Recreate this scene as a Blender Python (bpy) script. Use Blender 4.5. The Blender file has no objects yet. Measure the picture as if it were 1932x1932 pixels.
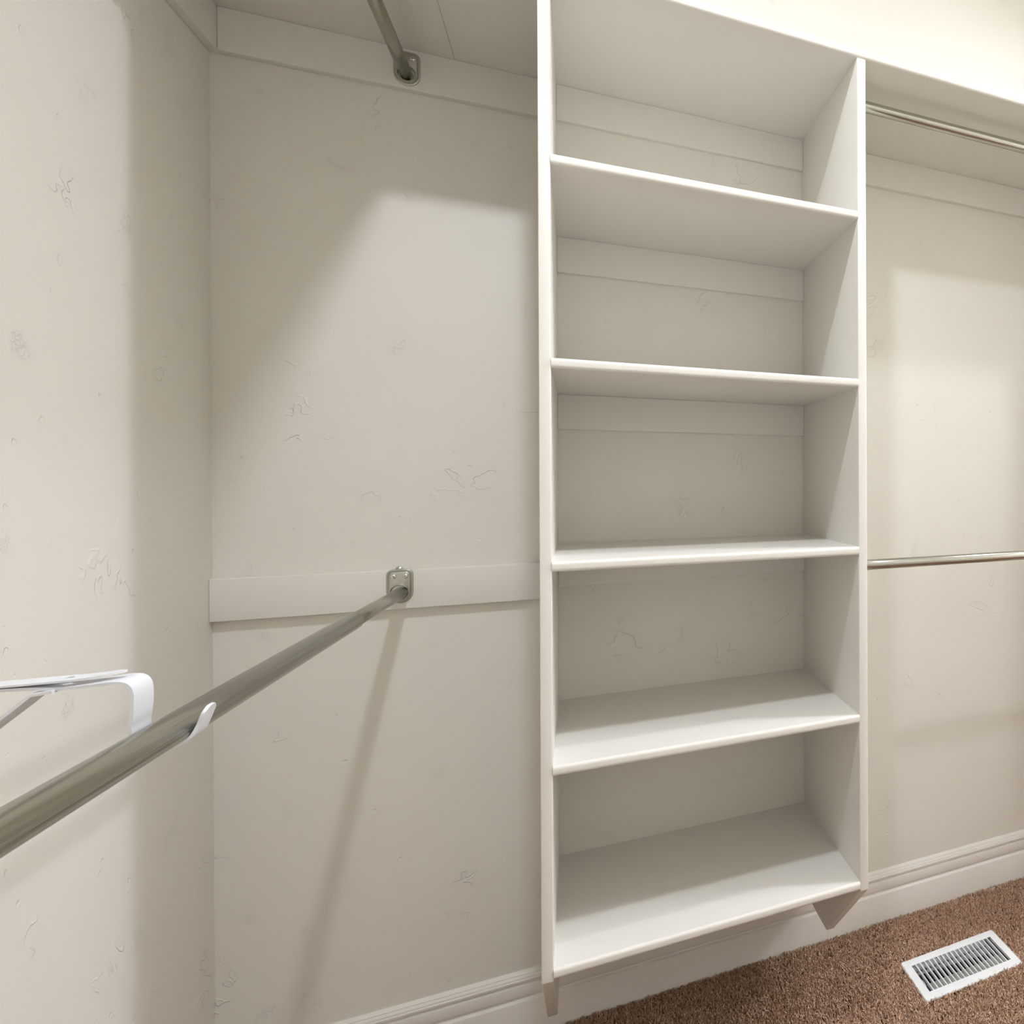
import bpy, bmesh, math, random
import numpy as np
from mathutils import Vector, Matrix

random.seed(7)
rng = np.random.default_rng(11)
sc = bpy.context.scene
C = sc.collection

# ------------------------------------------------------------------ camera
YAW, PITCH, ROLL = 0.4398, -0.0022, -0.0034
F_PX, CX, CY, N = 1236.03, 1675.18, 910.22, 1932.0
cy_, sy_ = math.cos(YAW), math.sin(YAW)
right = Vector((cy_, -sy_, 0)); fwd = Vector((sy_, cy_, 0)); up = Vector((0, 0, 1))
fwd, up = fwd*math.cos(PITCH)+up*math.sin(PITCH), -fwd*math.sin(PITCH)+up*math.cos(PITCH)
right, up = right*math.cos(ROLL)+up*math.sin(ROLL), -right*math.sin(ROLL)+up*math.cos(ROLL)
cd = bpy.data.cameras.new('camera')
cd.sensor_width = 36; cd.lens = F_PX/N*36
cd.shift_x = (N/2-CX)/N; cd.shift_y = (CY-N/2)/N
cd.clip_start = 0.02
cam = bpy.data.objects.new('camera', cd); C.objects.link(cam)
M = Matrix((right, up, -fwd)).transposed().to_4x4()
M.translation = Vector((0.667, -1.7656, 1.305))
cam.matrix_world = M
sc.camera = cam

# ------------------------------------------------------------------ world, lamps, exposure
w = bpy.data.worlds.new('world'); sc.world = w; w.use_nodes = True
w.node_tree.nodes['Background'].inputs[0].default_value = (0.9, 0.9, 0.88, 1)
w.node_tree.nodes['Background'].inputs[1].default_value = 0.05
sc.view_settings.view_transform = 'Standard'; sc.view_settings.look = 'None'
sc.view_settings.gamma = 1; sc.view_settings.use_curve_mapping = False
sc.view_settings.exposure = 0.17

def lamp(loc, down, fill_up, size, aim=(0, 0, -1), col=(0.915, 0.965, 1.10)):
    """ceiling light along `aim`, plus an added unseen disk washing the ceiling for soft fill"""
    for nm, e, dz, d, sz in (('ceiling_or_fill_lamp', down, 0.0, aim, size), ('added_fill_uplight', fill_up, 0.006, (0, 0, 1), max(size, 0.2))):
        l = bpy.data.lights.new(nm, 'AREA'); l.shape = 'DISK'; l.size = sz; l.energy = e; l.color = col
        o = bpy.data.objects.new(nm, l); o.location = (loc[0], loc[1], loc[2]+dz)
        o.rotation_euler = Vector(d).to_track_quat('-Z', 'Y').to_euler(); C.objects.link(o)
lamp((0.70, -1.25, 2.92), 15, 3, 0.11)
lamp((2.49, -0.855, 2.92), 15, 1, 0.11, (-0.55, -0.40, -0.74))
lamp((4.20, -1.25, 2.88), 42, 34, 0.60)  # added unseen wide lamp, soft fill that lifts the shaded areas

# ------------------------------------------------------------------ materials
def nt(name):
    m = bpy.data.materials.new(name); m.use_nodes = True
    t = m.node_tree; return m, t, t.nodes['Principled BSDF']
def nd(t, kind, **kw):
    n = t.nodes.new(kind)
    for k, v in kw.items():
        if k in n.inputs: n.inputs[k].default_value = v
        else: setattr(n, k, v)
    return n
def math_(t, op, a, b=None):
    n = t.nodes.new('ShaderNodeMath'); n.operation = op
    for i, v in enumerate((a, b)):
        if v is None: continue
        if isinstance(v, (int, float)): n.inputs[i].default_value = v
        else: t.links.new(v, n.inputs[i])
    return n.outputs[0]
def mrange(t, v, a, b, c=0.0, d=1.0):
    n = t.nodes.new('ShaderNodeMapRange'); n.interpolation_type = 'SMOOTHSTEP'
    n.inputs[1].default_value = a; n.inputs[2].default_value = b; n.inputs[3].default_value = c; n.inputs[4].default_value = d
    t.links.new(v, n.inputs[0]); return n.outputs[0]

def wall_paint(name, col, amount=1.0):
    """painted drywall with a sparse hand-trowelled relief"""
    m, t, b = nt(name)
    tc = t.nodes.new('ShaderNodeTexCoord'); P = tc.outputs['Object']
    def noise(scale, detail=2.0, rough=0.5, dist=0.0, off=0):
        mp = nd(t, 'ShaderNodeMapping'); mp.inputs['Location'].default_value = (off, off*1.7, off*0.6)
        t.links.new(P, mp.inputs[0])
        n = nd(t, 'ShaderNodeTexNoise', Scale=scale, Detail=detail, Roughness=rough, Distortion=dist)
        t.links.new(mp.outputs[0], n.inputs['Vector']); return n.outputs[0]
    # ridges: iso-lines of a warped noise, kept only inside scattered patches
    big = noise(9, 3, .6, .5, 3.1)
    line = math_(t, 'ABSOLUTE', math_(t, 'SUBTRACT', big, 0.5))
    ridge = mrange(t, line, 0.0, 0.012, 1, 0)
    patch = mrange(t, noise(7.0, 2, .5, 0, 7.7), 0.60, 0.68)
    fine = noise(75, 3, .6, 1.2, 1.3)
    fline = mrange(t, math_(t, 'ABSOLUTE', math_(t, 'SUBTRACT', fine, 0.5)), 0.0, 0.03, 1, 0)
    patch2 = mrange(t, noise(13.0, 2, .5, 0, 12.9), 0.66, 0.72)
    step = mrange(t, big, 0.49, 0.51)
    pits = mrange(t, noise(60, 0, .5, 0, 5.5), 0.80, 0.86)
    h = math_(t, 'MULTIPLY', ridge, patch)
    h = math_(t, 'ADD', h, math_(t, 'MULTIPLY', math_(t, 'MULTIPLY', step, patch), 0.45))
    h = math_(t, 'ADD', h, math_(t, 'MULTIPLY', math_(t, 'MULTIPLY', fline, patch2), 0.4))
    h = math_(t, 'SUBTRACT', h, math_(t, 'MULTIPLY', pits, 0.8))
    h = math_(t, 'ADD', h, math_(t, 'MULTIPLY', noise(3.0, 2, .5, 0, 2.2), 1.2))
    h = math_(t, 'ADD', h, math_(t, 'MULTIPLY', noise(420, 1, .5), 0.05))
    bp = nd(t, 'ShaderNodeBump', Strength=0.55*amount, Distance=0.0009)
    t.links.new(h, bp.inputs['Height']); t.links.new(bp.outputs[0], b.inputs['Normal'])
    mix = nd(t, 'ShaderNodeMix', data_type='RGBA')
    mix.inputs[6].default_value = (*col, 1); mix.inputs[7].default_value = (col[0]*.985, col[1]*.98, col[2]*.965, 1)
    t.links.new(noise(1.7, 3), mix.inputs[0]); t.links.new(mix.outputs[2], b.inputs['Base Color'])
    b.inputs['Roughness'].default_value = 0.55
    b.inputs['Specular IOR Level'].default_value = 0.3
    return m

def trim_paint(name, col, rough=0.38, bump=0.25):
    m, t, b = nt(name)
    tc = t.nodes.new('ShaderNodeTexCoord')
    n = nd(t, 'ShaderNodeTexNoise', Scale=350, Detail=2.0); t.links.new(tc.outputs['Object'], n.inputs['Vector'])
    n2 = nd(t, 'ShaderNodeTexNoise', Scale=28, Detail=3.0); t.links.new(tc.outputs['Object'], n2.inputs['Vector'])
    h = math_(t, 'ADD', n.outputs[0], math_(t, 'MULTIPLY', n2.outputs[0], 1.5))
    bp = nd(t, 'ShaderNodeBump', Strength=bump, Distance=0.0003)
    t.links.new(h, bp.inputs['Height']); t.links.new(bp.outputs[0], b.inputs['Normal'])
    b.inputs['Base Color'].default_value = (*col, 1); b.inputs['Roughness'].default_value = rough
    b.inputs['Specular IOR Level'].default_value = 0.4
    return m

def metal(name, col, rough, streak=(300, 6, 300), amt=0.12):
    m, t, b = nt(name)
    tc = t.nodes.new('ShaderNodeTexCoord'); mp = nd(t, 'ShaderNodeMapping'); mp.inputs['Scale'].default_value = streak
    t.links.new(tc.outputs['Object'], mp.inputs[0])
    n = nd(t, 'ShaderNodeTexNoise', Scale=1.0, Detail=4.0); t.links.new(mp.outputs[0], n.inputs['Vector'])
    mix = nd(t, 'ShaderNodeMix', data_type='RGBA')
    mix.inputs[6].default_value = (*[c*(1-amt) for c in col], 1); mix.inputs[7].default_value = (*[min(1, c*(1+amt)) for c in col], 1)
    t.links.new(n.outputs[0], mix.inputs[0]); t.links.new(mix.outputs[2], b.inputs['Base Color'])
    b.inputs['Metallic'].default_value = 1.0
    t.links.new(mrange(t, n.outputs[0], 0.3, 0.7, rough*0.8, rough*1.25), b.inputs['Roughness'])
    return m

WALL = wall_paint('wall_paint', (0.85, 0.818, 0.735), 1.9)
CEIL = wall_paint('ceiling_paint', (0.88, 0.86, 0.81), 0.6)
TRIM = trim_paint('white_trim_paint', (0.84, 0.80, 0.73))
SHELF = trim_paint('white_shelf_paint', (0.855, 0.826, 0.750), 0.40)
NICKEL_Y = metal('satin_nickel_rod', (0.44, 0.43, 0.365), 0.22, (420, 4, 420), 0.06)
NICKEL_X = metal('satin_nickel_bar', (0.55, 0.545, 0.49), 0.20, (5, 260, 260), 0.06)
PLATE = metal('pressed_nickel_plate', (0.52, 0.52, 0.47), 0.34, (20, 20, 20), 0.03)
SCREW = metal('bright_screw', (0.80, 0.80, 0.78), 0.15, (90, 90, 90), 0.05)
WHITE_METAL = trim_paint('white_enamel', (0.80, 0.81, 0.83), 0.25, 0.05)
REG_WHITE = trim_paint('white_register_enamel', (0.80, 0.81, 0.79), 0.35, 0.05)
GALV = metal('galvanised_steel', (0.60, 0.62, 0.60), 0.38, (60, 160, 60), 0.30)
m_, t_, b_ = nt('dark_duct'); b_.inputs['Base Color'].default_value = (0.035, 0.035, 0.033, 1); b_.inputs['Roughness'].default_value = 0.8
DUCT = m_
# carpet: per-tuft colour carried by the mesh (a property of each yarn)
m_, t_, b_ = nt('brown_carpet_yarn')
at = nd(t_, 'ShaderNodeAttribute', attribute_name='yarn')
rp = t_.nodes.new('ShaderNodeValToRGB')
rp.color_ramp.elements[0].color = (0.37, 0.195, 0.115, 1); rp.color_ramp.elements[1].color = (0.95, 0.67, 0.475, 1)
rp.color_ramp.elements[1].position = 1.0
t_.links.new(at.outputs['Fac'], rp.inputs[0]); t_.links.new(rp.outputs[0], b_.inputs['Base Color'])
b_.inputs['Roughness'].default_value = 0.95; b_.inputs['Specular IOR Level'].default_value = 0.1
YARN = m_
m_, t_, b_ = nt('carpet_backing')
b_.inputs['Base Color'].default_value = (0.13, 0.065, 0.04, 1); b_.inputs['Roughness'].default_value = 1.0
BACKING = m_

# ------------------------------------------------------------------ helpers
def wloc(o):
    v = Vector((0, 0, 0))
    while o is not None: v += Vector(o.location); o = o.parent
    return v
def obj(name, bm, mat, parent=None, origin=None, smooth=None):
    """link a bmesh given in WORLD coordinates as one mesh object"""
    base = wloc(parent)
    o_w = base if origin is None else Vector(origin)
    bmesh.ops.translate(bm, verts=bm.verts, vec=-o_w)
    bmesh.ops.recalc_face_normals(bm, faces=bm.faces)
    me = bpy.data.meshes.new(name); bm.to_mesh(me); bm.free()
    me.materials.append(mat)
    if smooth is not None:
        for p in me.polygons: p.use_smooth = True
        try: me.set_sharp_from_angle(angle=math.radians(smooth))
        except Exception: pass
    o = bpy.data.objects.new(name, me); C.objects.link(o)
    o.parent = parent; o.location = o_w-base
    return o
def thing(name, label, cat, loc, group=None):
    o = bpy.data.objects.new(name, None); o.empty_display_size = 0.05; o.location = loc; C.objects.link(o)
    return tag(o, label, cat, group)
def tag(o, label, cat, group=None):
    o['label'] = label; o['category'] = cat
    if group: o['group'] = group
    return o
def struct(name, bm, mat, origin=(0, 0, 0), label=None, smooth=None):
    o = obj(name, bm, mat, None, origin, smooth); o['kind'] = 'structure'
    if label: o['label'] = label
    return o
def box(bm, a, b, bev=0.0, seg=2):
    a = Vector(a); b = Vector(b)
    r = bmesh.ops.create_cube(bm, size=1.0)
    vs = r['verts']
    for v in vs: v.co = Vector(((a[i]+b[i])/2+v.co[i]*(b[i]-a[i]) for i in range(3)))
    if bev > 0:
        es = list({e for v in vs for e in v.link_edges})
        bmesh.ops.bevel(bm, geom=es, offset=bev, segments=seg, profile=0.5, affect='EDGES')
    return bm
def nb(): return bmesh.new()
def mbox(a, b, bev=0.0, seg=2): return box(nb(), a, b, bev, seg)
def extrude_profile(bm, pts, origin, u, v, wdir, length):
    """polygon pts (in u,v) swept along wdir"""
    origin, u, v, wdir = map(Vector, (origin, u, v, wdir))
    A = [bm.verts.new(origin+u*p[0]+v*p[1]) for p in pts]
    B = [bm.verts.new(x.co+wdir*length) for x in A]
    n = len(pts)
    for i in range(n): bm.faces.new((A[i], A[(i+1) % n], B[(i+1) % n], B[i]))
    bm.faces.new(A[::-1]); bm.faces.new(B)
    return bm
def sweep_rings(bm, rings, close_ends=True):
    V = [[bm.verts.new(p) for p in r] for r in rings]
    n = len(V[0])
    for a, b in zip(V, V[1:]):
        for i in range(n): bm.faces.new((a[i], a[(i+1) % n], b[(i+1) % n], b[i]))
    if close_ends: bm.faces.new(V[0][::-1]); bm.faces.new(V[-1])
    return bm
def tube(bm, p0, p1, r, n=40, seam=None, wall=0.0016):
    """round tube with an optional rolled seam at angle `seam` and an open hollow rim"""
    p0, p1 = Vector(p0), Vector(p1); d = (p1-p0).normalized()
    a = d.cross(Vector((0, 0, 1))).normalized(); b = a.cross(d).normalized()
    prof = []
    for i in range(n):
        ang = 2*math.pi*i/n; rr = r
        if seam is not None:
            da = (ang-seam+math.pi) % (2*math.pi)-math.pi
            if abs(da) < math.pi/n*1.1: rr = r-0.0011
            elif -3.2*math.pi/n < da < -math.pi/n*1.1: rr = r+0.00035
        prof.append((math.cos(ang)*rr, math.sin(ang)*rr))
    R = lambda p, k=1.0: [p+a*x*k+b*y*k for x, y in prof]
    e = d*0.0012
    return sweep_rings(bm, [R(p0, (r-0.0012)/r), R(p0+e), R(p1-e), R(p1, (r-0.0012)/r)])
def lathe(bm, origin, axis, prof, n=32):
    """prof: list of (radius, height along axis)"""
    origin = Vector(origin); d = Vector(axis).normalized()
    a = d.orthogonal().normalized(); b = d.cross(a)
    rings = [[origin+d*h+(a*math.cos(2*math.pi*i/n)+b*math.sin(2*math.pi*i/n))*max(r, 1e-5) for i in range(n)] for r, h in prof]
    return sweep_rings(bm, rings)
def strap(bm, path, y0, y1, th, taper=None):
    """flat strap following a path in the xz plane, wide along y; taper: per-point width factor"""
    n = len(path); up_, lo = [], []
    for i, (x, z) in enumerate(path):
        p = path[max(i-1, 0)]; q = path[min(i+1, n-1)]
        tx, tz = q[0]-p[0], q[1]-p[1]; L = math.hypot(tx, tz); nx, nz = -tz/L, tx/L
        up_.append((x+nx*th/2, z+nz*th/2)); lo.append((x-nx*th/2, z-nz*th/2))
    ym, hw = (y0+y1)/2, (y1-y0)/2
    rings = []
    for i in range(n):
        k = taper[i] if taper else 1
        (ux, uz), (lx, lz) = up_[i], lo[i]
        rings.append([Vector((ux, ym-hw*k, uz)), Vector((ux, ym+hw*k, uz)), Vector((lx, ym+hw*k, lz)), Vector((lx, ym-hw*k, lz))])
    return sweep_rings(bm, rings)
def smooth_path(pts, k=6):
    """Catmull-Rom"""
    out = []
    P = [pts[0]]+list(pts)+[pts[-1]]
    for i in range(1, len(P)-2):
        for j in range(k):
            s = j/k; p0, p1, p2, p3 = P[i-1], P[i], P[i+1], P[i+2]
            out.append(tuple(0.5*((2*p1[c])+(-p0[c]+p2[c])*s+(2*p0[c]-5*p1[c]+4*p2[c]-p3[c])*s*s+(-p0[c]+3*p1[c]-3*p2[c]+p3[c])*s**3) for c in range(2)))
    out.append(pts[-1]); return out
def plate_with_holes(bm, outer, holes, th, place):
    """outer / holes: closed 2D loops; place(u, v, h) -> world point"""
    edges = []
    for loop in [outer]+holes:
        vs = [bm.verts.new(place(u, v, 0)) for u, v in loop]
        edges += [bm.edges.new((vs[i], vs[(i+1) % len(vs)])) for i in range(len(vs))]
    r = bmesh.ops.triangle_fill(bm, use_beauty=True, use_dissolve=False, edges=edges)
    faces = [g for g in r['geom'] if isinstance(g, bmesh.types.BMFace)]
    ex = bmesh.ops.extrude_face_region(bm, geom=faces)
    vs = [g for g in ex['geom'] if isinstance(g, bmesh.types.BMVert)]
    d = Vector(place(0, 0, th))-Vector(place(0, 0, 0))
    bmesh.ops.translate(bm, verts=vs, vec=d)
    return bm
def circle(cx, cz, r, n=16): return [(cx+r*math.cos(2*math.pi*i/n), cz+r*math.sin(2*math.pi*i/n)) for i in range(n)]
def rrect(x0, y0, x1, y1, r, n=5):
    out = []
    for cx, cyy, a0 in ((x1-r, y1-r, 0), (x0+r, y1-r, 90), (x0+r, y0+r, 180), (x1-r, y0+r, 270)):
        for i in range(n+1):
            a = math.radians(a0+90*i/n); out.append((cx+r*math.cos(a), cyy+r*math.sin(a)))
    return out

# ------------------------------------------------------------------ setting
X1, Y1, H = 5.00, -2.26, 3.05
struct('wall_back', mbox((-0.1, 0, 0), (X1+0.1, 0.1, H)), WALL)
struct('wall_left', mbox((-0.1, Y1, 0), (0, 0, H)), WALL)
struct('wall_right', mbox((X1, Y1, 0), (X1+0.1, 0, H)), WALL)
bm = nb()
box(bm, (-0.1, Y1-0.1, 0), (X1+0.1, Y1, H))
struct('wall_front', bm, WALL)
struct('ceiling', mbox((-0.1, Y1-0.1, H), (X1+0.1, 0.1, H+0.08)), CEIL)

# register opening in the floor
RC = Vector((1.5886, -0.2600)); RT = 0.016
HL, HW = 0.128+0.004, 0.050+0.003
def rp_(a, b, z):      # register-local to world
    c, s = math.cos(RT), math.sin(RT)
    return Vector((RC.x+c*a-s*b, RC.y+s*a+c*b, z))
bm = nb()
plate_with_holes(bm, [(-0.1, Y1-0.1), (X1+0.1, Y1-0.1), (X1+0.1, 0.1), (-0.1, 0.1)],
                 [[tuple(rp_(a, b, 0)[:2]) for a, b in ((-HL, -HW), (HL, -HW), (HL, HW), (-HL, HW))]], 0.02,
                 lambda u, v, h: Vector((u, v, -h)))
struct('floor', bm, BACKING)

# baseboards: two-step moulding with a grooved cap
BB = [(0, 0.0), (0.0180, 0.0), (0.0180, 0.0880), (0.0172, 0.0900), (0.0105, 0.0932), (0.0100, 0.0950), (0.0136, 0.0998),
      (0.0142, 0.1040), (0.0142, 0.1235), (0.0132, 0.1258), (0.0096, 0.1270), (0.0092, 0.1290), (0.0138, 0.1330), (0.0140, 0.1375),
      (0.0114, 0.1395), (0.0110, 0.1403), (0.0120, 0.1412), (0.0098, 0.1455), (0.0074, 0.1466), (0.0072, 0.1474), (0.0080, 0.1482), (0.0020, 0.1535), (0, 0.1540)]
struct('baseboard_back', extrude_profile(nb(), BB, (0, 0, 0), (0, -1, 0), (0, 0, 1), (1, 0, 0), X1), TRIM, smooth=40)
struct('baseboard_left', extrude_profile(nb(), BB, (0, 0, 0), (1, 0, 0), (0, 0, 1), (0, -1, 0), -Y1), TRIM, smooth=40)
struct('baseboard_right', extrude_profile(nb(), BB, (X1, 0, 0), (-1, 0, 0), (0, 0, 1), (0, -1, 0), -Y1), TRIM, smooth=40)
struct('baseboard_front', extrude_profile(nb(), BB, (0, Y1, 0), (0, 1, 0), (0, 0, 1), (1, 0, 0), X1), TRIM, smooth=40)

# ------------------------------------------------------------------ carpet pile
def carpet():
    def scatter(x0, x1, y0, y1, dens):
        n = int((x1-x0)*(y1-y0)*dens)
        return np.stack([rng.uniform(x0, x1, n), rng.uniform(y0, y1, n)], 1)
    dense = scatter(0.45, 2.35, -0.80, -0.0185, 120000)
    rest = scatter(0.02, X1-0.02, Y1+0.02, -0.0185, 42000)
    inside = (rest[:, 0] > 0.45) & (rest[:, 0] < 2.35) & (rest[:, 1] > -0.80)
    rest = rest[~inside]
    P = np.concatenate([dense, rest]); big = np.concatenate([np.ones(len(dense)), np.full(len(rest), 1.75)])
    # keep clear of the register
    c, s = math.cos(RT), math.sin(RT); dx, dy = P[:, 0]-RC.x, P[:, 1]-RC.y
    a, b = c*dx+s*dy, -s*dx+c*dy
    keep = ~((np.abs(a) < 0.1472) & (np.abs(b) < 0.0712))
    P, big = P[keep], big[keep]
    n = len(P)
    K, R = 4, 3
    th = rng.uniform(0, 2*np.pi, n); lean = rng.uniform(0.2, 1.15, n); L = rng.uniform(0.011, 0.0165, n)
    curl = rng.normal(0, 1.3, n); r0 = rng.uniform(0.0011, 0.0019, n)*big
    # soft clumping of the pile
    gx, gy = P[:, 0], P[:, 1]
    clump = np.sin(gx*61+np.sin(gy*47)*1.9)*np.sin(gy*55+np.sin(gx*39)*2.1)
    th = th+clump*0.9
    L = L*(1+0.10*clump)
    cen = np.zeros((n, K, 3)); cen[:, 0, 0] = gx; cen[:, 0, 1] = gy; cen[:, 0, 2] = 0.0
    dirs = []
    for k in range(1, K):
        inc = lean*(0.35+0.75*k/(K-1)); az = th+curl*(k-1)*0.55
        d = np.stack([np.sin(inc)*np.cos(az), np.sin(inc)*np.sin(az), np.cos(inc)], 1)
        dirs.append(d); cen[:, k] = cen[:, k-1]+d*(L/(K-1))[:, None]
    # stay out of the baseboard / off the register frame
    cen[:, :, 1] = np.minimum(cen[:, :, 1], -0.0190)
    rad = np.stack([r0*0.9, r0*1.1, r0*1.0, r0*0.35], 1)
    verts = np.zeros((n, K, R, 3))
    for k in range(K):
        d = dirs[max(k-1, 0)]
        u = np.cross(d, np.array([0.3, 0.9, 0.1])); u /= np.linalg.norm(u, axis=1)[:, None]+1e-9
        v = np.cross(d, u)
        for j in range(R):
            ang = 2*np.pi*j/R+0.7*k
            verts[:, k, j] = cen[:, k]+(u*math.cos(ang)+v*math.sin(ang))*rad[:, k][:, None]
    verts = verts.reshape(-1, 3)
    q = []
    for k in range(K-1):
        for j in range(R):
            q.append([k*R+j, k*R+(j+1) % R, (k+1)*R+(j+1) % R, (k+1)*R+j])
    q = np.array(q); base = (np.arange(n)*K*R)[:, None, None]
    quads = (base+q[None]).reshape(-1, 4)
    me = bpy.data.meshes.new('carpet')
    me.vertices.add(len(verts)); me.vertices.foreach_set('co', verts.astype(np.float32).ravel())
    nf = len(quads)
    me.loops.add(nf*4); me.loops.foreach_set('vertex_index', quads.astype(np.int32).ravel())
    me.polygons.add(nf); me.polygons.foreach_set('loop_start', (np.arange(nf)*4).astype(np.int32))
    me.update(calc_edges=True)
    me.polygons.foreach_set('use_smooth', np.ones(nf, bool))
    y = np.clip(rng.beta(1.6, 1.6, n)*0.9+0.05, 0, 1)
    att = me.attributes.new('yarn', 'FLOAT', 'POINT'); att.data.foreach_set('value', np.repeat(y, K*R).astype(np.float32))
    me.materials.append(YARN)
    o = bpy.data.objects.new('carpet', me); C.objects.link(o)
    o['kind'] = 'stuff'
    tag(o, 'brown twisted-pile carpet covering the closet floor', 'carpet')
carpet()

# ------------------------------------------------------------------ shelving tower
T = 0.0193
def board(x0, x1, ztop, y_front, nose=0.0065, y_back=0.0, t=T):
    """shelf board whose front edge is rounded over"""
    prof = [(y_back, ztop), (y_back, ztop-t)]
    nseg = 6
    for i in range(nseg+1):
        a = math.radians(-90+90*i/nseg); prof.append((y_front+nose-nose*math.cos(a), ztop-t+nose+nose*math.sin(a)))
    for i in range(nseg+1):
        a = math.radians(90*i/nseg); prof.append((y_front+nose-nose*math.cos(a), ztop-nose+nose*math.sin(a)))
    return extrude_profile(nb(), prof, (x0, 0, 0), (0, 1, 0), (0, 0, 1), (1, 0, 0), x1-x0)

XA, XB, XC, XD = 0.5999, 0.6201, 1.2342, 1.2547
DP = 0.4062
SZ = [1.9122, 1.5352, 1.1579, 0.7799, 0.4041]
def side(x0, x1):
    bm = nb()
    pts = [(0, 0.1562), (-0.183, 0.1562), (-DP, 0.3812), (-DP, 2.2560), (0, 2.2560)]
    extrude_profile(bm, pts, (x0, 0, 0), (0, 1, 0), (0, 0, 1), (1, 0, 0), x1-x0)
    bmesh.ops.bevel(bm, geom=[e for e in bm.edges if all(abs(v.co.y+DP) < 1e-4 for v in e.verts) or (abs(e.verts[0].co.x-e.verts[1].co.x) < 1e-5 and min(v.co.z for v in e.verts) < 0.2 and max(v.co.z for v in e.verts) > .3)],
                    offset=0.0022, segments=3, profile=0.5, affect='EDGES')
    return bm
tower = thing('shelving_unit', 'tall white built-in tower of five open shelves between two side panels', 'shelves', ((XA+XD)/2, -0.2, 0.157))
obj('side_panel', side(XA, XB), SHELF, tower, smooth=40)
obj('side_panel', side(XC, XD), SHELF, tower, smooth=40)
for z in SZ:
    obj('shelf', board(XB, XC, z, -0.4090), SHELF, tower, smooth=50)
for z in [2.2755]+SZ[:4]:
    obj('cleat', mbox((XB, -0.0120, z-T-0.0840), (XC, 0, z-T), 0.001, 1), SHELF, tower)
# its twin farther right, past the edge of the photograph: it ends the right-hand rods and shades the wall
twin = tower.copy(); C.objects.link(twin); DX = 2.20-XA; twin.location.x += DX
twin['label'] = 'second white shelf tower farther right, beyond the hanging rods'
for ch in list(tower.children):
    c = ch.copy(); C.objects.link(c); c.parent = twin
tower['group'] = twin['group'] = 'shelf towers along the back wall'
XE = XA+DX

# ------------------------------------------------------------------ long top shelves
ZT = 2.2755; XS = 0.4165
top = obj('closet_shelf', board(XS+0.0007, X1, ZT, -0.4090), SHELF, None, (1.8, -0.2, ZT), smooth=50)
tag(top, 'long white top shelf running along the back wall over the shelf tower', 'shelf')
def cleat(a, b, label):
    tag(obj('support_cleat', mbox(a, b, 0.0015, 2), SHELF, None, a), label, 'board')
cleat((0.017, -0.017, 2.1690), (XA, 0, ZT-T), 'white board under the overhead shelf on the back wall, left of the shelf tower')
cleat((XD, -0.017, 2.1690), (XE, 0, ZT-T), 'white board under the top shelf on the back wall, right of the shelf tower')
cleat((0, Y1, 2.1690), (0.017, 0, ZT-T), 'white board under the overhead shelf on the left wall')
bm = nb()
extrude_profile(bm, [(0, ZT), (0, ZT-T), (XS-0.0004, ZT-T), (XS, ZT-T+0.0004), (XS, ZT-0.002), (XS-0.002, ZT)], (0, 0, 0), (1, 0, 0), (0, 0, 1), (0, -1, 0), -Y1)
left = obj('closet_shelf', bm, SHELF, None, (0.2, -1.1, ZT))
tag(left, 'white shelf overhead along the left wall, its edge meeting the back shelf', 'shelf')

# mounting board for the lower rod
mb = obj('mounting_board', mbox((0, -0.0160, 1.0284), (XA, 0, 1.1142), 0.0018, 3), SHELF, None, (0.3, 0, 1.0284), smooth=40)
tag(mb, 'flat white board across the back wall carrying the lower left rod end', 'board')

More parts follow.
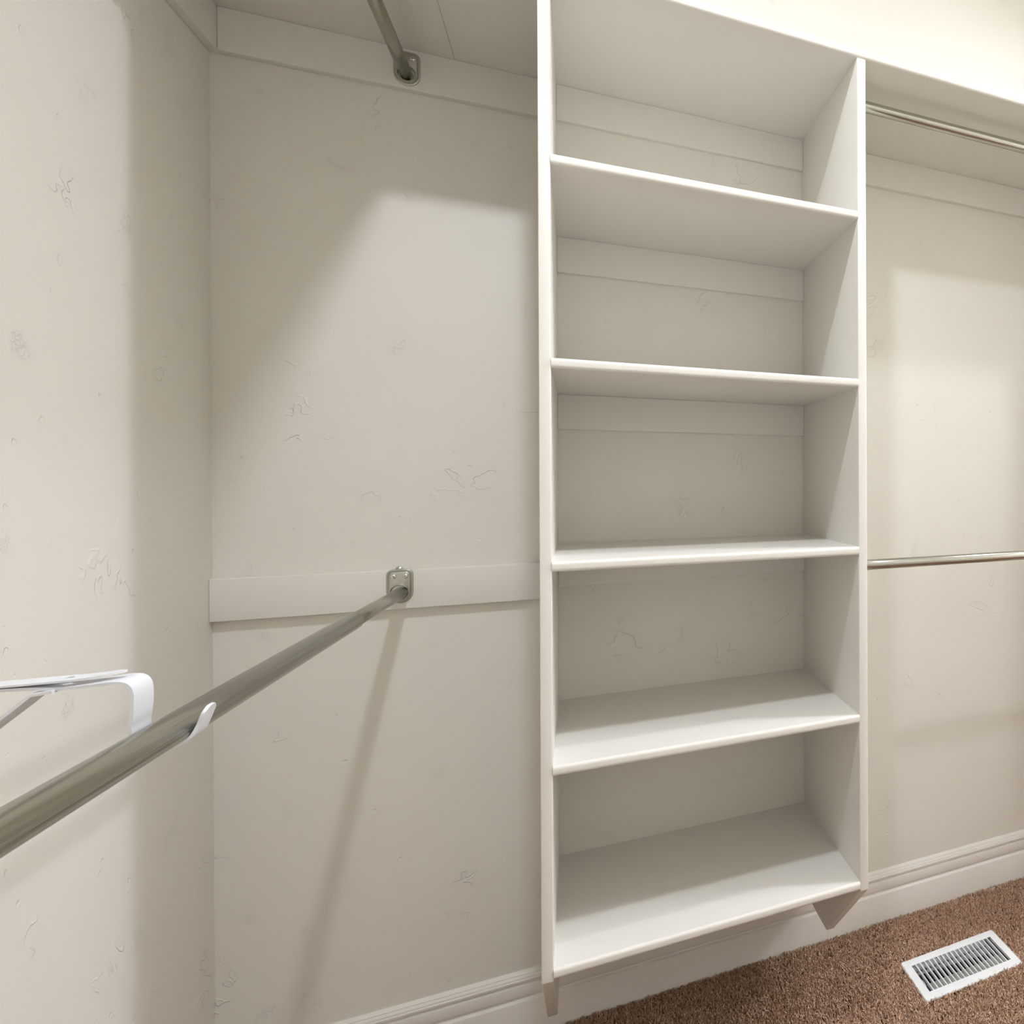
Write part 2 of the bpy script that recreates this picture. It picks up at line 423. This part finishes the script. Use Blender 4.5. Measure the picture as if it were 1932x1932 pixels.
# ------------------------------------------------------------------ rods
def left_rod(label, pa, pb, ysplit, seam, group):
    pa, pb = Vector(pa), Vector(pb); k = (ysplit-pa.y)/(pb.y-pa.y); pm = pa+(pb-pa)*k
    t = thing('closet_rod', label, 'rod', pa)
    t['group'] = group
    obj('outer_tube', tube(nb(), pm, pb, 0.0147, seam=seam), NICKEL_Y, t, smooth=50)
    obj('inner_tube', tube(nb(), pa, pm+(pb-pm).normalized()*0.03, 0.0124, seam=seam), NICKEL_Y, t, smooth=50)
    return t
def flange(label, cx, cz, yw, group, top_screw):
    """pressed nickel socket plate; (cx, cz) is the rod centre, yw the face it is fixed to"""
    t = thing('rod_socket', label, 'rod socket', (cx, yw, cz)); t['group'] = group
    def outline(s):
        hw = 0.0242-s; zt_ = 0.0500-s; r = 0.012-s*0.6
        pts = []
        for i in range(17):
            a = math.radians(180+180*i/16); pts.append((hw*math.cos(a), hw*math.sin(a)))
        for c0, a0 in ((hw-r, 0), (-hw+r, 90)):
            for i in range(6):
                a = math.radians(a0+90*i/5); pts.append((c0+r*math.cos(a), zt_-r+r*math.sin(a)))
        return pts
    P = lambda s, d: [Vector((cx+u, yw-d, cz+v)) for u, v in outline(s)]
    obj('plate', sweep_rings(nb(), [P(0, 0), P(0, 0.0022), P(0.0008, 0.0032), P(0.0026, 0.0034), P(0.0034, 0.0022), P(0.0044, 0.0022), P(0.0054, 0.0046), P(0.0066, 0.0054)]), PLATE, t, smooth=50)
    obj('collar', lathe(nb(), (cx, yw-0.003, cz), (0, -1, 0), [(0.0183, 0), (0.0183, 0.0052), (0.0176, 0.0062), (0.0164, 0.0062), (0.0160, 0.0050), (0.0150, 0.0026)]), PLATE, t, smooth=50)
    sp = [(-0.0105, 0.0350), (0.0110, 0.0350)]
    for k, (u, v) in enumerate(sp):
        bm = lathe(nb(), (cx+u, yw-0.0050, cz+v), (0, -1, 0), [(0.0052, 0), (0.0051, 0.0010), (0.0042, 0.0023), (0.0022, 0.0030), (0.0020, 0.0030)], 20)
        s_ = obj('screw', bm, SCREW, t, smooth=50)
        a = random.uniform(0, 1.5); cr = nb()
        for q in (a, a+math.pi/2):
            b2 = nb(); box(b2, (-0.0021, -0.0004, -0.00035), (0.0021, 0.0002, 0.00035))
            bmesh.ops.rotate(b2, verts=b2.verts, cent=(0, 0, 0), matrix=Matrix.Rotation(q, 3, 'Y'))
            bmesh.ops.translate(b2, verts=b2.verts, vec=(cx+u, yw-0.00795, cz+v))
            me = bpy.data.meshes.new('tmp'); b2.to_mesh(me); cr.from_mesh(me); b2.free(); bpy.data.meshes.remove(me)
        obj('screw_slot', cr, DUCT, s_)
    if top_screw:
        bm = lathe(nb(), (cx-0.001, yw-0.0004, cz+0.0490), (0, -1, 0), [(0.0078, 0), (0.0076, 0.0012), (0.0050, 0.0020), (0.0042, 0.0030), (0.001, 0.0034)], 24)
        obj('screw', bm, PLATE, t, smooth=50)
    return t
G_ROD = 'nickel rods along the left wall'
lr = left_rod('satin nickel closet rod crossing low along the left wall in a white hook', (0.3150, -0.0185, 1.0660), (0.3030, Y1, 1.0700), -0.351, math.radians(185), G_ROD)
ur = left_rod('satin nickel closet rod high up under the left overhead shelf', (0.3285, -0.0200, 2.1955), (0.3285, Y1, 2.1955), -0.42, math.radians(120), G_ROD)
flange('nickel rod socket with two bright screws on the white mounting board', 0.3110, 1.0660, -0.0160, 'rod sockets on the back wall', True)
flange('nickel rod socket high on the wall cleat under the overhead shelf', 0.3285, 2.1985, -0.0170, 'rod sockets on the back wall', False)
G2 = 'nickel rods right of the shelf tower'
for z, lab in ((2.2155, 'bright nickel closet rod under the top shelf right of the shelf tower'),
               (1.1010, 'bright nickel closet rod at mid height right of the shelf tower')):
    r = obj('closet_rod', tube(nb(), (XD, -0.300, z), (XE, -0.300, z), 0.0128, seam=math.radians(255)), NICKEL_X, None, (XD, -0.3, z), smooth=50)
    tag(r, lab, 'rod', G2)

# ------------------------------------------------------------------ white shelf-and-rod bracket
br = thing('rod_bracket', 'white metal wall bracket hooked under the lower left rod', 'bracket', (0, -0.889, 0.88))
ya, yb = -0.905, -0.873
hook = [(0.0, 1.1205), (0.12, 1.1205), (0.20, 1.1202), (0.235, 1.1170), (0.258, 1.1178), (0.2735, 1.1185), (0.2812, 1.1155), (0.2845, 1.1080), (0.2848, 1.0960), (0.2842, 1.0840), (0.2830, 1.0740), (0.2850, 1.0640), (0.2900, 1.0560),
        (0.2990, 1.0512), (0.3090, 1.0503), (0.3180, 1.0535), (0.3245, 1.0595), (0.3285, 1.0680), (0.3315, 1.0770), (0.3345, 1.0855)]
sp_ = smooth_path(hook, 5)
tp = []
for i, (x, z) in enumerate(sp_):
    k = i/(len(sp_)-1)
    v = 0.62 if x < 0.235 else (0.62+0.38*min(1, (x-0.235)/0.035))
    if k > 0.70: v = 1-0.32*min(1, (k-0.70)/0.2)
    if k > 0.965: v *= max(0.45, 1-(k-0.965)/0.035*0.55)
    tp.append(v)
bm = strap(nb(), sp_, ya, yb, 0.0028, tp)
obj('hook_arm', bm, WHITE_METAL, br, smooth=45)
outl = [(0.0, -0.900), (0.232, -0.900)]+[(0.232+0.043*math.sin(math.radians(a)), -0.889-0.011*math.cos(math.radians(a))) for a in range(15, 180, 15)]+[(0.232, -0.878), (0.0, -0.878)]
bm = plate_with_holes(nb(), outl, [circle(0.236, -0.8885, 0.0036)], 0.0018, lambda u, v, h: Vector((u, v, 1.1215+0.0012+h+max(0, u-0.25)*0.10)))
obj('top_plate', bm, WHITE_METAL, br)
bm = strap(nb(), [(0.0035, 0.9050), (0.010, 0.9160), (0.205, 1.1010), (0.218, 1.1140), (0.232, 1.1155)], -0.903, -0.875, 0.0026)
obj('brace', bm, WHITE_METAL, br, smooth=30)
bm = plate_with_holes(nb(), rrect(-0.902, 0.870, -0.876, 1.140, 0.006), [circle(-0.889, 1.05, 0.0028), circle(-0.889, 0.98, 0.0028)], 0.002, lambda u, v, h: Vector((h, u, v)))
obj('wall_leg', bm, WHITE_METAL, br)

# ------------------------------------------------------------------ floor register
ZR = 0.0125
rg = thing('floor_register', 'white metal floor vent with narrow slots set into the brown carpet', 'vent', (RC.x, RC.y, 0.0))
SL, SW = 0.1275, 0.0490
NS = 19
pitch = 2*SL/NS
holes = []
for i in range(NS):
    a0 = -SL+i*pitch; holes.append([(a0+0.0016, -SW), (a0+pitch-0.0010, -SW), (a0+pitch-0.0010, SW), (a0+0.0016, SW)])
bm = plate_with_holes(nb(), rrect(-0.1465, -0.0705, 0.1465, 0.0705, 0.006), holes, 0.0016, lambda u, v, h: rp_(u, v, ZR-h))
fr = obj('faceplate', bm, REG_WHITE, rg)
# turned-down rim
o_, i_ = rrect(-0.1490, -0.0730, 0.1490, 0.0730, 0.008), rrect(-0.1465, -0.0705, 0.1465, 0.0705, 0.006)
rings = [[rp_(u, v, ZR) for u, v in i_], [rp_(u, v, ZR-0.0008) for u, v in rrect(-0.1480, -0.0720, 0.1480, 0.0720, 0.007)], [rp_(u, v, ZR-0.0045) for u, v in o_], [rp_(u, v, ZR-0.0055) for u, v in o_], [rp_(u, v, ZR-0.0016) for u, v in i_]]
bm = nb(); V = [[bm.verts.new(p) for p in r] for r in rings]
for a, b in zip(V, V[1:]+V[:1]):
    for i in range(len(a)): bm.faces.new((a[i], a[(i+1) % len(a)], b[(i+1) % len(a)], b[i]))
obj('rim', bm, REG_WHITE, rg, smooth=50)
# fins hanging under the bars
bm = nb()
for i in range(NS+1):
    a0 = -SL+i*pitch+0.0002
    vs = [rp_(a, b, z) for a, b, z in ((a0, -SW-0.001, ZR-0.0012), (a0+0.0009, -SW-0.001, ZR-0.0012), (a0+0.0009, -SW-0.001, ZR-0.0090), (a0, -SW-0.001, ZR-0.0090))]
    ve = [rp_(a, b, z) for a, b, z in ((a0, SW+0.001, ZR-0.0012), (a0+0.0009, SW+0.001, ZR-0.0012), (a0+0.0009, SW+0.001, ZR-0.0090), (a0, SW+0.001, ZR-0.0090))]
    sweep_rings(bm, [vs, ve])
obj('fins', bm, REG_WHITE, rg)
def rbox(bm, a, b):
    (x0, y0, z0), (x1, y1, z1) = a, b
    sweep_rings(bm, [[rp_(x0, y, z) for y, z in ((y0, z0), (y1, z0), (y1, z1), (y0, z1))], [rp_(x1, y, z) for y, z in ((y0, z0), (y1, z0), (y1, z1), (y0, z1))]])
    return bm
bm = nb()
for s in (-1, 1):
    rbox(bm, (-HL+0.001, min(s*(HW-0.001), s*(HW-0.002)), -0.05), (HL-0.001, max(s*(HW-0.001), s*(HW-0.002)), ZR-0.0017))
    rbox(bm, (min(s*(HL-0.001), s*(HL-0.002)), -HW+0.002, -0.05), (max(s*(HL-0.001), s*(HL-0.002)), HW-0.002, ZR-0.0017))
obj('duct_box', bm, GALV, rg)
# two damper blades with a wedge-shaped gap between them
def blade(pts, z_out, z_in):
    bm = nb(); n_ = 8
    rings = []
    for k in range(n_+1):
        s = k/n_
        rings.append([])
        for (x, yo, yi) in pts:
            y = yo+(yi-yo)*s; z = z_out+(z_in-z_out)*(s**2)
            rings[-1].append(rp_(x, y, z))
    V = [[bm.verts.new(p) for p in r] for r in rings]
    for a, b in zip(V, V[1:]):
        for i in range(len(a)-1): bm.faces.new((a[i], a[i+1], b[i+1], b[i]))
    ex = bmesh.ops.extrude_face_region(bm, geom=bm.faces[:])
    bmesh.ops.translate(bm, verts=[g for g in ex['geom'] if isinstance(g, bmesh.types.BMVert)], vec=(0, 0, -0.0008))
    return bm
obj('damper_blade', blade([(-0.112, 0.048, 0.024), (0.02, 0.048, 0.016), (0.118, 0.048, 0.007)], -0.012, 0.001), GALV, rg, smooth=40)
obj('damper_blade', blade([(-0.112, -0.048, -0.008), (0.02, -0.048, -0.006), (0.118, -0.048, -0.002)], 0.000, -0.003), GALV, rg, smooth=40)
obj('damper_lever', extrude_profile(nb(), [(-0.0225, -0.02), (0.012, -0.02), (0.015, -0.010), (0.006, 0.0010), (-0.010, 0.0020), (-0.0205, -0.008)], rp_(-0.118, 0, 0), (0, 1, 0), (0, 0, 1), (1, 0, 0), 0.0025), REG_WHITE, rg)
obj('duct_bottom', rbox(nb(), (-HL+0.002, -HW+0.002, -0.052), (HL-0.002, HW-0.002, -0.05)), DUCT, rg)
